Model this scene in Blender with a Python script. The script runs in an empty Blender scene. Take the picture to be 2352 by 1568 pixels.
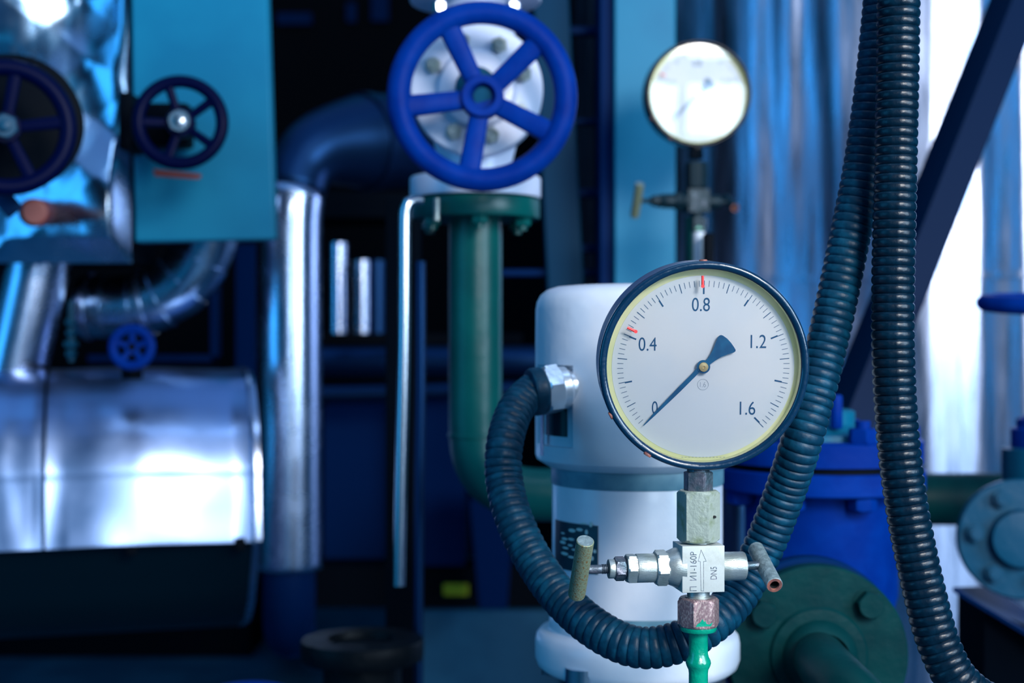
import bpy, bmesh, math, random
from mathutils import Vector, Matrix, noise
random.seed(7)
PI = math.pi
sc = bpy.context.scene
COL = sc.collection
F = 3267.0                      # focal length in pixels of the 2352 px wide frame (50 mm on 36 mm)
CAMZ = 1.2

# ------------------------------------------------------------------ camera
cam = bpy.data.cameras.new('camera')
cam.lens = 50.0; cam.sensor_width = 36.0; cam.clip_start = 0.05; cam.clip_end = 60
cam.dof.use_dof = True; cam.dof.focus_distance = 1.115; cam.dof.aperture_fstop = 4.6; cam.dof.aperture_blades = 0
camo = bpy.data.objects.new('camera', cam); COL.objects.link(camo)
camo.location = (0, 0, CAMZ); camo.rotation_euler = (PI/2, 0, 0)
sc.camera = camo

# ------------------------------------------------------------------ colour management
sc.view_settings.view_transform = 'Standard'
sc.view_settings.look = 'None'
sc.view_settings.exposure = 0.0
sc.view_settings.gamma = 1.0
sc.view_settings.use_curve_mapping = False
sc.cycles.use_denoising = True
sc.cycles.max_bounces = 8
sc.cycles.sample_clamp_indirect = 6

# ------------------------------------------------------------------ world: blue dusk of the hall
w = bpy.data.worlds.new('hall'); sc.world = w; w.use_nodes = True
nt = w.node_tree; nt.nodes.clear()
wo = nt.nodes.new('ShaderNodeOutputWorld'); bg = nt.nodes.new('ShaderNodeBackground')
tc = nt.nodes.new('ShaderNodeTexCoord'); mp = nt.nodes.new('ShaderNodeMapping'); nz = nt.nodes.new('ShaderNodeTexNoise'); rp = nt.nodes.new('ShaderNodeValToRGB')
mp.inputs['Scale'].default_value = (3.0, 3.0, 1.6)
nz.inputs['Scale'].default_value = 1.3; nz.inputs['Detail'].default_value = 2
cr = rp.color_ramp
cr.elements[0].position = 0.40; cr.elements[0].color = (0.0, 0.006, 0.022, 1)
cr.elements[1].position = 0.66; cr.elements[1].color = (0.01, 0.24, 0.44, 1)
e = cr.elements.new(0.52); e.color = (0.0, 0.06, 0.15, 1)
nt.links.new(tc.outputs['Generated'], mp.inputs['Vector']); nt.links.new(mp.outputs[0], nz.inputs['Vector'])
nt.links.new(nz.outputs['Fac'], rp.inputs[0]); nt.links.new(rp.outputs[0], bg.inputs[0]); nt.links.new(bg.outputs[0], wo.inputs[0])
bg.inputs[1].default_value = 1.0

# ------------------------------------------------------------------ daylight through the hall windows (behind the camera), ceiling lamp, added fills
def area(name, loc, target, sx, sy, radiance, col):
    l = bpy.data.lights.new(name, 'AREA'); l.shape = 'RECTANGLE'; l.size = sx; l.size_y = sy
    l.energy = radiance * PI * sx * sy; l.color = col
    o = bpy.data.objects.new(name, l); COL.objects.link(o); o.location = loc
    o.rotation_euler = (Vector(target) - Vector(loc)).to_track_quat('-Z', 'Y').to_euler()
    return o
WHITE = (0.60, 0.80, 1.0)
area('window_light_right', (3.0, -1.1, 2.1), (0.2, 1.6, 1.1), 1.6, 2.2, 14.5, WHITE)
# the window straight behind the camera has panes between mullions
for ix in range(4):
    for iz in range(4):
        px_ = 0.86 + 0.375*ix; pz_ = 1.27 + 0.42*iz
        area('window_pane', (px_, -3.4, pz_), (px_, 0, pz_-.1), 0.30, 0.27, 13.5, WHITE)
area('blue_fill_left', (-3.2, 0.2, 1.9), (0, 2.0, 1.1), 1.6, 2.4, 2.1, (0.06, 0.46, 1.0))  # added blue fill for the left sides of pipes and actuator
area('ceiling_lamp', (0.3, 0.9, 3.4), (0.3, 1.6, 0), 1.6, 0.3, 5.0, (0.55, 0.75, 1.0))
area('overhead_fill', (-0.2, 1.6, 4.2), (-0.2, 1.6, 0), 4.5, 5.0, 0.45, (0.26, 0.48, 1.0))  # added overhead fill, tints upper surfaces blue
area('foreground_fill', (0.95, -0.55, 2.1), (0.15, 1.15, 1.1), 0.6, 0.6, 47.0, (1.0, 0.97, 0.95))  # added white fill behind the camera, brightens gauge and valve

# ================================================================== helpers
def P(px, py, d):
    return Vector(((px - 1176) / F * d, d, CAMZ - (py - 784) / F * d))
def S(n, d): return n / F * d           # n pixels at distance d, in metres

def lin(c): return tuple((x/12.92 if x <= 0.04045 else ((x+0.055)/1.055)**2.4) for x in (v/255 for v in c)) + (1,)

def mat(name, col, rough=0.5, metal=0.0, bump=0.0, bscale=40, col2=None, cscale=8, lo=0.4, hi=0.6, stretch=(1,1,1), rvar=0.0, detail=4, coat=0.0, spec=0.5, bstretch=None):
    m = bpy.data.materials.new(name); m.use_nodes = True
    n = m.node_tree; b = n.nodes['Principled BSDF']
    b.inputs['Base Color'].default_value = lin(col); b.inputs['Roughness'].default_value = rough
    b.inputs['Metallic'].default_value = metal; b.inputs['Coat Weight'].default_value = coat
    b.inputs['Specular IOR Level'].default_value = spec
    t = n.nodes.new('ShaderNodeTexCoord')
    def nn(scale, st):
        mpn = n.nodes.new('ShaderNodeMapping'); mpn.inputs['Scale'].default_value = st
        z = n.nodes.new('ShaderNodeTexNoise'); z.inputs['Scale'].default_value = scale; z.inputs['Detail'].default_value = detail
        n.links.new(t.outputs['Object'], mpn.inputs[0]); n.links.new(mpn.outputs[0], z.inputs['Vector']); return z
    if col2 is not None:
        z = nn(cscale, stretch); r = n.nodes.new('ShaderNodeValToRGB')
        r.color_ramp.elements[0].position = lo; r.color_ramp.elements[0].color = lin(col)
        r.color_ramp.elements[1].position = hi; r.color_ramp.elements[1].color = lin(col2)
        n.links.new(z.outputs['Fac'], r.inputs[0]); n.links.new(r.outputs[0], b.inputs['Base Color'])
    if rvar > 0:
        z = nn(cscale*1.7, stretch); mr = n.nodes.new('ShaderNodeMapRange')
        mr.inputs['To Min'].default_value = max(0.02, rough-rvar); mr.inputs['To Max'].default_value = min(1, rough+rvar)
        mr.inputs['From Min'].default_value = 0.3; mr.inputs['From Max'].default_value = 0.7
        n.links.new(z.outputs['Fac'], mr.inputs['Value']); n.links.new(mr.outputs[0], b.inputs['Roughness'])
    if bump > 0:
        z = nn(bscale, bstretch or stretch); bp = n.nodes.new('ShaderNodeBump'); bp.inputs['Strength'].default_value = bump
        bp.inputs['Distance'].default_value = 0.02
        n.links.new(z.outputs['Fac'], bp.inputs['Height']); n.links.new(bp.outputs[0], b.inputs['Normal'])
    return m

def frame(axis, hint=None):
    """3x3 whose Z is axis"""
    z = Vector(axis).normalized()
    h = Vector(hint) if hint is not None else (Vector((0, 0, 1)) if abs(z.z) < 0.9 else Vector((0, -1, 0)))
    x = (h - z * h.dot(z)).normalized(); y = z.cross(x)
    return Matrix((x, y, z)).transposed()

def catmull(pts, n):
    out = []; m = len(pts)
    for i in range(m-1):
        p0 = pts[max(i-1, 0)]; p1 = pts[i]; p2 = pts[i+1]; p3 = pts[min(i+2, m-1)]
        for k in range(n):
            t = k/n
            out.append(0.5*((2*p1) + (p2-p0)*t + (2*p0-5*p1+4*p2-p3)*t*t + (3*p1-p0-3*p2+p3)*t**3))
    out.append(pts[-1].copy()); return out

def resample(pts, step):
    L = [0]
    for a, b in zip(pts, pts[1:]): L.append(L[-1] + (b-a).length)
    n = max(2, int(L[-1]/step)); out = []; j = 0
    for i in range(n+1):
        s = L[-1]*i/n
        while j < len(L)-2 and L[j+1] < s: j += 1
        t = (s-L[j])/max(1e-9, L[j+1]-L[j]); out.append(pts[j].lerp(pts[j+1], t))
    return out

class MB:
    def __init__(s): s.v = []; s.f = []
    def add(s, vs, fs):
        o = len(s.v); s.v += [Vector(v) for v in vs]; s.f += [tuple(i+o for i in f) for f in fs]; return s
    def grid(s, rows, closed=True, cap0=False, cap1=False):
        m = len(rows[0]); vs = [p for r in rows for p in r]; fs = []
        for i in range(len(rows)-1):
            for j in range(m if closed else m-1):
                k = (j+1) % m
                fs.append((i*m+j, i*m+k, (i+1)*m+k, (i+1)*m+j))
        if cap0: fs.append(tuple(range(m-1, -1, -1)))
        if cap1: fs.append(tuple((len(rows)-1)*m+j for j in range(m)))
        return s.add(vs, fs)
    def lathe(s, prof, org, axis, segs=48, hint=None, rot=0.0, cap=True, arc=2*PI):
        M = frame(axis, hint); org = Vector(org); rows = []
        full = abs(arc-2*PI) < 1e-6
        for r, h in prof:
            rows.append([org + M @ Vector((r*math.cos(rot+arc*j/segs), r*math.sin(rot+arc*j/segs), h)) for j in range(segs if full else segs+1)])
        return s.grid(rows, full, cap and full, cap and full)
    def cyl(s, a, b, r, r2=None, segs=32, bev=0.0, rot=0.0, hint=None):
        a = Vector(a); b = Vector(b); L = (b-a).length; r2 = r if r2 is None else r2
        if bev > 0: pr = [(r-bev, 0), (r-bev*.3, bev*.3), (r, bev), (r2, L-bev), (r2-bev*.3, L-bev*.3), (r2-bev, L)]
        else: pr = [(r, 0), (r2, L)]
        return s.lathe(pr, a, b-a, segs, hint, rot)
    def hexn(s, a, b, R, rot=0.0, ch=0.12, hint=None, n=6, both=True):
        """hex nut between a and b with turned (chamfered) ends"""
        a = Vector(a); b = Vector(b); L = (b-a).length; M = frame(b-a, hint); seg = n*8; rows = []
        ri = R*math.cos(PI/n)
        def rad(j, hcap):
            th = (j/seg*2*PI) % (2*PI/n) - PI/n
            r = ri/math.cos(th); return min(r, hcap)
        c = ch*R
        lv = [(0, ri*0.97), (c*0.35, ri*1.045), (c, R), (L-c, R), (L-c*0.35, ri*1.045), (L, ri*0.97)]
        if not both: lv = lv[:3] + [(L, R)]
        for h, cap in lv:
            rows.append([a + M @ Vector((rad(j, cap)*math.cos(rot+j/seg*2*PI), rad(j, cap)*math.sin(rot+j/seg*2*PI), h)) for j in range(seg)])
        return s.grid(rows, True, True, True)
    def box(s, c, sz, M=None, bev=0.0):
        c = Vector(c); M = M or Matrix.Identity(3); x, y, z = (v/2 for v in sz)
        if bev <= 0:
            vs = [c + M @ Vector((i*x, j*y, k*z)) for i in (-1, 1) for j in (-1, 1) for k in (-1, 1)]
            return s.add(vs, [(0,1,3,2), (4,6,7,5), (0,4,5,1), (2,3,7,6), (0,2,6,4), (1,5,7,3)])
        bm = bmesh.new(); bmesh.ops.create_cube(bm, size=1)
        for v in bm.verts: v.co = Vector((v.co.x*2*x, v.co.y*2*y, v.co.z*2*z))
        bmesh.ops.bevel(bm, geom=list(bm.edges), offset=bev, segments=3, profile=0.6, affect='EDGES')
        bm.verts.index_update()
        s.add([c + M @ v.co for v in bm.verts], [[v.index for v in f.verts] for f in bm.faces]); bm.free(); return s
    def prism(s, pts, off):
        """closed outline (3D points) extruded by vector off"""
        n = len(pts); off = Vector(off); vs = [Vector(p) for p in pts] + [Vector(p)+off for p in pts]
        fs = [tuple(range(n)), tuple(range(2*n-1, n-1, -1))] + [(i, i+n, (i+1) % n + n, (i+1) % n) for i in range(n)]
        return s.add(vs, fs)
    def tube(s, pts, rad, segs=24, caps=True, prof=None, hint=(0, -1, 0)):
        n = len(pts); rows = []; N = None
        for i, p in enumerate(pts):
            t = (pts[min(i+1, n-1)] - pts[max(i-1, 0)]).normalized()
            if N is None:
                h = Vector(hint)
                if abs(h.dot(t)) > 0.95: h = Vector((0, 0, 1))
                N = (h - t*h.dot(t)).normalized()
            else: N = (N - t*N.dot(t)).normalized()
            B = t.cross(N); r = rad(i) if callable(rad) else rad
            row = []
            for j in range(segs):
                a = 2*PI*j/segs; q = r if prof is None else prof(i, a, r)
                row.append(p + (N*math.cos(a) + B*math.sin(a))*q)
            rows.append(row)
        return s.grid(rows, True, caps, caps)
    def text(s, body, h, org, u, v, nrm, depth=0.0001, xs=1.0, rot=0.0, thick=0.0):
        """lettering of cap height h, centred at org on the plane (u, v)"""
        cu = bpy.data.curves.new('t', 'FONT'); cu.body = body; cu.size = 1; cu.offset = thick; cu.align_x = 'LEFT'; cu.resolution_u = 6
        o = bpy.data.objects.new('t', cu); me = bpy.data.meshes.new_from_object(o)
        co = [vv.co.copy() for vv in me.vertices]
        if co:
            x0 = min(c.x for c in co); x1 = max(c.x for c in co); y0 = min(c.y for c in co); y1 = max(c.y for c in co)
            k = h/(y1-y0); cs, sn = math.cos(rot), math.sin(rot); out = []
            for c in co:
                a = (c.x-(x0+x1)/2)*k*xs; b = (c.y-(y0+y1)/2)*k
                a, b = a*cs-b*sn, a*sn+b*cs
                out.append(Vector(org)+u*a+v*b+nrm*depth)
            s.add(out, [tuple(p.vertices) for p in me.polygons])
        bpy.data.meshes.remove(me); bpy.data.objects.remove(o); bpy.data.curves.remove(cu); return s
    def build(s, name, m, parent=None, world=True, ang=35, smooth=True, label=None, fix=True):
        me = bpy.data.meshes.new(name)
        if parent is not None:
            org = None
            vs = [parent['_inv_m'] @ v for v in s.v] if False else s.v
            if world: inv = MW[parent.name].inverted(); vs = [inv @ v for v in s.v]
            else: vs = s.v
        else:
            lo = Vector((sum(v.x for v in s.v)/len(s.v), sum(v.y for v in s.v)/len(s.v), min(v.z for v in s.v)))
            vs = [v-lo for v in s.v]
        me.from_pydata([tuple(v) for v in vs], [], s.f); me.validate()
        if fix:
            bm = bmesh.new(); bm.from_mesh(me); bmesh.ops.recalc_face_normals(bm, faces=bm.faces); bm.to_mesh(me); bm.free()
        if smooth:
            me.shade_smooth(); me.set_sharp_from_angle(angle=math.radians(ang))
        me.materials.append(m)
        o = bpy.data.objects.new(name, me); COL.objects.link(o)
        if parent is not None: o.parent = parent; MW[o.name] = MW[parent.name].copy()
        else: o.location = lo; MW[o.name] = Matrix.Translation(lo)
        if label: o['label'] = label
        return o
MW = {}
def tag(o, label, cat, group=None):
    o['label'] = label; o['category'] = cat
    if group: o['group'] = group
    return o
def thing(name, label, cat, loc, rz=0.0, group=None):
    o = bpy.data.objects.new(name, None); COL.objects.link(o); o.empty_display_size = 0.02
    o.location = loc; o.rotation_euler = (0, 0, rz); MW[o.name] = Matrix.Translation(Vector(loc)) @ Matrix.Rotation(rz, 4, 'Z')
    return tag(o, label, cat, group)
def struct(o): o['kind'] = 'structure'; return o
def kids(o): return [c for c in COL.objects if c.parent == o]
def copy_tree(o, parent=None):
    c = o.copy(); COL.objects.link(c); c.parent = parent
    for ch in kids(o):
        copy_tree(ch, c)
    return c

# ================================================================== materials
M_bezel = mat('navy_bezel_enamel', (4, 38, 64), 0.24, 0.0, bump=0.05, bscale=120, coat=0.5)
M_case = mat('grey_blue_case_paint', (104, 116, 142), 0.42, 0.2, bump=0.05, bscale=90)
M_dial = mat('white_dial_enamel', (232, 236, 242), 0.5, col2=(224, 232, 242), cscale=14, spec=0.2)
M_cream = mat('yellowed_dial_surround', (240, 240, 196), 0.5, col2=(228, 232, 180), cscale=30)
M_ink = mat('dark_blue_ink', (8, 84, 132), 0.6)
M_inklight = mat('faint_grey_ink', (120, 140, 165), 0.6)
M_needle = mat('blue_pointer_paint', (0, 84, 134), 0.45, col2=(4, 100, 150), cscale=120)
M_brass = mat('pale_brass', (235, 205, 150), 0.3, 0.7)
M_red = mat('red_marker_paint', (240, 60, 60), 0.4)
def glassmat():
    m = bpy.data.materials.new('gauge_glass'); m.use_nodes = True; n = m.node_tree; n.nodes.clear()
    o = n.nodes.new('ShaderNodeOutputMaterial'); mx = n.nodes.new('ShaderNodeMixShader'); tr = n.nodes.new('ShaderNodeBsdfTransparent')
    gl = n.nodes.new('ShaderNodeBsdfGlossy'); fr = n.nodes.new('ShaderNodeFresnel'); fr.inputs[0].default_value = 1.52
    gl.inputs['Roughness'].default_value = 0.02
    n.links.new(fr.outputs[0], mx.inputs[0]); n.links.new(tr.outputs[0], mx.inputs[1]); n.links.new(gl.outputs[0], mx.inputs[2]); n.links.new(mx.outputs[0], o.inputs[0])
    return m
M_glass = glassmat()
M_steel = mat('worn_steel', (176, 184, 182), 0.36, 0.75, bump=0.12, bscale=300, col2=(150, 160, 150), cscale=60, lo=0.45, hi=0.75, rvar=0.1, bstretch=(1, 1, 6))
M_steelface = mat('brushed_light_steel', (180, 184, 180), 0.5, 0.3, bump=0.08, bscale=500, col2=(160, 162, 152), cscale=70, lo=0.5, hi=0.8, bstretch=(8, 1, 1))
M_steeldark = mat('dark_oxidised_steel', (98, 100, 112), 0.4, 0.6, bump=0.15, bscale=250, col2=(70, 90, 100), cscale=80, rvar=0.1)
M_steelstain = mat('stained_plated_steel', (160, 170, 158), 0.45, 0.3, bump=0.1, bscale=300, col2=(120, 134, 96), cscale=90, lo=0.52, hi=0.74)
M_rustnut = mat('rusty_worn_nut', (126, 100, 104), 0.45, 0.4, bump=0.08, bscale=900, col2=(178, 158, 152), cscale=900, lo=0.45, hi=0.7, stretch=(1, 1, .5))
M_handle = mat('rusty_olive_handle', (126, 138, 112), 0.5, 0.35, bump=0.15, bscale=900, col2=(124, 88, 42), cscale=620, lo=0.50, hi=0.70)
M_handle2 = mat('grey_handle', (128, 146, 150), 0.55, 0.3, bump=0.15, bscale=300, col2=(105, 122, 126), cscale=200)
M_rust = mat('bare_rusty_end', (160, 96, 80), 0.6, 0.2, col2=(110, 70, 66), cscale=200)
M_green = mat('glossy_green_paint', (0, 150, 116), 0.22, 0.0, bump=0.12, bscale=90, coat=0.6, col2=(0, 136, 108), cscale=60)
M_black = mat('black_hole', (4, 8, 12), 0.8)
M_hose = mat('lit_conduit_plastic', (2, 44, 66), 0.42, 0.0, bump=0.06, bscale=150, col2=(8, 72, 98), cscale=90, lo=0.45, hi=0.8, spec=.2)  # lighter tone puts the light on the looped hose into its colour
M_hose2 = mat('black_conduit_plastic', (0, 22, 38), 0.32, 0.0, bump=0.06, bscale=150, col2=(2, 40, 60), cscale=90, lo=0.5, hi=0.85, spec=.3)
M_white = mat('white_enamel_paint', (222, 226, 234), 0.36, 0.0, bump=0.04, bscale=60, col2=(206, 214, 226), cscale=12, coat=0.15)
M_whiteband = mat('grey_teal_band', (74, 120, 140), 0.45, col2=(96, 140, 156), cscale=40)
M_zinc = mat('zinc_gland_nut', (205, 215, 225), 0.28, 0.7, bump=0.05, bscale=100)
M_window = mat('dark_window_glass', (18, 40, 50), 0.15)
M_plate = mat('dark_nameplate', (16, 44, 58), 0.35, col2=(22, 52, 66), cscale=80)
M_platetext = mat('pale_plate_print', (176, 200, 196), 0.5)
M_blue = mat('cobalt_blue_enamel', (0, 38, 116), 0.45, 0.0, bump=0.06, bscale=40, col2=(0, 46, 128), cscale=20, spec=.04)
M_navywheel = mat('navy_wheel_paint', (0, 6, 44), 0.4, spec=.05)
M_greenmid = mat('green_pipe_paint', (0, 78, 76), 0.34, 0.0, bump=0.05, bscale=30, col2=(0, 68, 68), cscale=12, spec=.3)
M_greendark = mat('dark_green_flange_paint', (0, 50, 52), 0.45, 0.0, bump=0.07, bscale=60, col2=(0, 40, 44), spec=.1, cscale=24, lo=.35, hi=.7)
M_foil = mat('crinkled_aluminium_jacket', (170, 196, 222), 0.22, 1.0, bump=0.03, bscale=6, rvar=0.08)
M_foilv = mat('draped_aluminium_jacket', (186, 198, 228), 0.32, 1.0, bump=0.10, bscale=9, stretch=(5, 5, .5), rvar=0.08)
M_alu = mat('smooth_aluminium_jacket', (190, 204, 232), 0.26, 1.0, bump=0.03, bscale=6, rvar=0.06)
M_aludim = mat('dull_or_shaded_metal', (22, 56, 96), 0.38, 0.9, bump=0.03, bscale=6)  # on the pipe elbow this dark colour stands for shade
M_lower = mat('dark_reflection_jacket', (8, 40, 54), 0.45, 0.6, bump=0.03, bscale=6, spec=.2)  # lower drum sheet coloured dark for the floor mirrored in it
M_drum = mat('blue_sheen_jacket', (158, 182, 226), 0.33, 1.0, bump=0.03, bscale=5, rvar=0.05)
M_chrome = mat('chromed_tube', (190, 200, 212), 0.24, 1.0)
M_cyan = mat('turquoise_cabinet_paint', (2, 112, 148), 0.5, 0.0, spec=.3, col2=(8, 122, 156), cscale=5, bump=0.03, bscale=6)
M_cyandk = mat('petrol_post_paint', (0, 52, 80), 0.5, 0.0, spec=.08)
M_bonnet = mat('turquoise_bonnet_paint', (0, 92, 122), 0.5, spec=.2)
M_navy = mat('navy_paint', (0, 34, 78), 0.5, spec=.04)
M_navydk = mat('very_dark_navy', (0, 6, 16), 0.6, spec=.06)
M_greyplate = mat('pale_painted_flange', (200, 208, 230), 0.4, 0.1)
M_brown = mat('red_brown_cap', (128, 56, 50), 0.5)
M_yellow = mat('yellow_tag_plastic', (190, 180, 0), 0.6)
M_floor = mat('blue_grey_concrete', (34, 88, 116), 0.6, spec=.2, col2=(24, 74, 102), cscale=5, bump=0.1, bscale=20)
M_wall = mat('dark_hall_wall', (1, 4, 12), 0.8, spec=.1)
M_steelblue = mat('blue_grey_cast_steel', (4, 68, 96), 0.42, 0.0, spec=.2, bump=0.1, bscale=30)

# ================================================================== the setting
fl = MB(); fl.box((0.5, 2.6, -0.05), (12, 11, 0.1)); struct(fl.build('floor', M_floor, ang=30))
wl = MB(); wl.box((0.5, 6.6, 2.2), (12, 0.1, 4.6)); struct(wl.build('wall_back', M_wall))
wl = MB(); wl.box((-4.2, 4.6, 2.2), (0.1, 4.0, 4.6)); struct(wl.build('wall_left', M_wall))

# ================================================================== pressure gauge
TILT = math.radians(5)
GU = Vector((1, 0, 0)); GN = Vector((0, -math.cos(TILT), -math.sin(TILT))); GV = Vector((0, -math.sin(TILT), math.cos(TILT)))
GC = P(1618, 842, 1.11)
def on_plane(px, py, wdep):
    p0 = GC + GN*wdep; o = Vector((0, 0, CAMZ)); d = Vector(((px-1176)/F, 1, -(py-784)/F))
    return o + d*((p0-o).dot(GN)/d.dot(GN))
def make_gauge():
    t = thing('pressure_gauge', 'large round pressure gauge in sharp focus, white dial reading zero, navy rim', 'pressure gauge', GC)
    R = S(241, 1.11); Ri = S(224, 1.11)
    b = MB(); b.lathe([(.001, -.052), (R-.0012, -.052), (R-.0002, -.050), (R-.0002, -.008), (R-.0022, -.0065)], GC, GN, 160, cap=False); b.build('case', M_case, t)
    b = MB(); b.lathe([(R-.001, -.0075), (R+.0004, -.0062), (R+.0004, -.0022), (R-.0004, -.0006), (R-.002, 0), (R-.0035, -.0002), (Ri+.0006, -.0012), (Ri, -.0022), (Ri, -.0045)], GC, GN, 160, cap=False)
    b.build('bezel', M_bezel, t, ang=50)
    DW = -.0135
    b = MB(); b.lathe([(Ri+.0001, -.0046), (Ri+.0001, DW+.0005), (S(206, 1.11), DW)], GC, GN, 160, cap=False); b.build('dial_surround', M_cream, t, label='yellowed cream ring around the dial')
    D0 = on_plane(1614.5, 842, DW); dd = D0.y; k = dd/F
    b = MB(); b.lathe([(k*209, DW-.002), (k*210, DW), (k*209.6, DW+.0006)], GC+(D0-(GC+GN*DW)), GN, 160); dial = b.build('dial', M_dial, t)
    TW = DW+.0007
    C = on_plane(1615.5, 842, TW); k = C.y/F
    def pt(r, deg, lift=0):   # deg clockwise from up
        a = math.radians(deg); return C + GU*(r*k*math.sin(a)) + GV*(r*k*math.cos(a)) + GN*lift
    def bar(mb, r0, r1, deg, wd, off=0.0, lift=0.00005):
        a = math.radians(deg); tn = GU*math.cos(a) - GV*math.sin(a)
        p0 = pt(r0, deg, lift); p1 = pt(r1, deg, lift); h = tn*(wd*k/2); o = tn*(off*k)
        mb.add([p0-h+o, p1-h+o, p1+h+o, p0+h+o], [(0, 1, 2, 3)])
    ticks = MB()
    for i in range(81):
        deg = -135 + 270*i/80
        if i == 0: continue
        if i % 10 == 0:
            bar(ticks, 182, 198, deg, 1.6); bar(ticks, 167, 184, deg, 3.6, off=-1.0)
        elif i % 5 == 0: bar(ticks, 176, 198, deg, 1.8)
        else: bar(ticks, 184, 198, deg, 1.15)
    ticks.build('scale_ticks', M_ink, dial, smooth=False)
    for body, x, y, hh, xs in (('0', 1504, 936, 30, .72), ('0.4', 1487.5, 790, 31, .80), ('0.8', 1610, 699, 31, .80), ('1.2', 1742, 784, 31, .82), ('1.6', 1717, 937, 31, .82)):
        b = MB(); b.text(body, hh*k, on_plane(x, y, TW), GU, GV, GN, .0001, xs, thick=-.002); b.build('numeral', M_ink, dial, smooth=False)
    b = MB(); c0 = on_plane(1614.5, 883, TW)
    b.lathe([(12.8*k, .0001), (12.1*k, .0001)], c0, GN, 64, cap=False); b.text('1.6', 11.5*k, c0, GU, GV, GN, .0001, .8, thick=-.02)
    b.build('accuracy_mark', M_inklight, dial, smooth=False, label='small circled 1.6 printed below the pointer hub')
    b = MB()
    for i in range(13): x = 1567+i*8; b.box(on_plane(x, 1049.5, TW), (4.5*k, .0001, .8*k))
    b.build('fine_print', M_inklight, dial, smooth=False)
    for (xa, ya, xb, yb) in ((1614, 633, 1614, 657), (1441, 752, 1460, 761)):
        b = MB(); a = on_plane(xa, ya, -.0040); c = on_plane(xb, yb, -.0040); b.tube([a, a.lerp(c, .5), c], S(3.2, 1.11), 12)
        b.cyl(c, c+GN*.0012, S(4, 1.11)); b.build('red_marker', M_red, t, label='red paint stroke on the glass')
    # pointer
    PW = DW+.004
    def q(x, y): return on_plane(x, y, PW)
    b = MB()
    ln = [q(1608, 837), q(1590, 857), q(1556, 891), q(1500, 950), q(1476.5, 977.5), q(1480, 976), q(1504, 954), q(1563, 898), q(1597, 864), q(1614, 846)]
    b.prism(ln, GN*.0008)
    fan = [(1614, 838), (1622.7, 826), (1631, 815), (1636.5, 805), (1641, 794), (1645, 783), (1649, 774), (1652, 770.5), (1656, 769), (1660, 770), (1670, 777), (1679, 787), (1686, 797), (1689.5, 803), (1689, 806.5), (1685, 809), (1672, 813), (1657, 819), (1643, 827.5), (1632, 835.5), (1622, 845)]
    b.prism([q(*p) for p in fan], GN*.0008)
    hc = q(1615.5, 842); b.lathe([(15.5*k, -.0002), (15.5*k, .0010), (14.5*k, .0014)], hc, GN, 48)
    pn = b.build('pointer', M_needle, t, ang=30)
    b = MB(); b.lathe([(10.8*k, .001), (10.8*k, .0024), (9.8*k, .003), (3.2*k, .0031), (2.6*k, .0022), (0.8*k, .0022), (0.5*k, .003)], hc, GN, 40); b.build('hub', M_brass, pn, label='pale brass pointer hub')
    b = MB(); b.lathe([(Ri-.0001, -.0046), (Ri-.0001, -.0036)], GC, GN, 96); b.build('glass', M_glass, t)
    for (x, y) in ((1618, 601), (1402, 958), (1487, 1050)):
        o = Vector(((x-1618), 0, -(y-842))).normalized(); base = GC + o*(R-.0006) - GN*.004 + GN*(-.003)
        b = MB(); b.cyl(base, base+o*.0022, .0032, segs=20, bev=.0006); b.build('rim_screw', M_rust, t)
    ax = P(1604, 1085, 1.13)
    def z(py): return P(1604, py, 1.13).z
    b = MB(); b.cyl((ax.x, ax.y, z(1065)), (ax.x, ax.y, z(1090)), S(26, 1.13)); b.hexn((ax.x, ax.y, z(1128)), (ax.x, ax.y, z(1082)), S(34, 1.13), rot=.2, ch=.06)
    b.build('stem_hex', M_steeldark, t, label='dark steel hexagon stem')
    return t
gauge = make_gauge()

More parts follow.
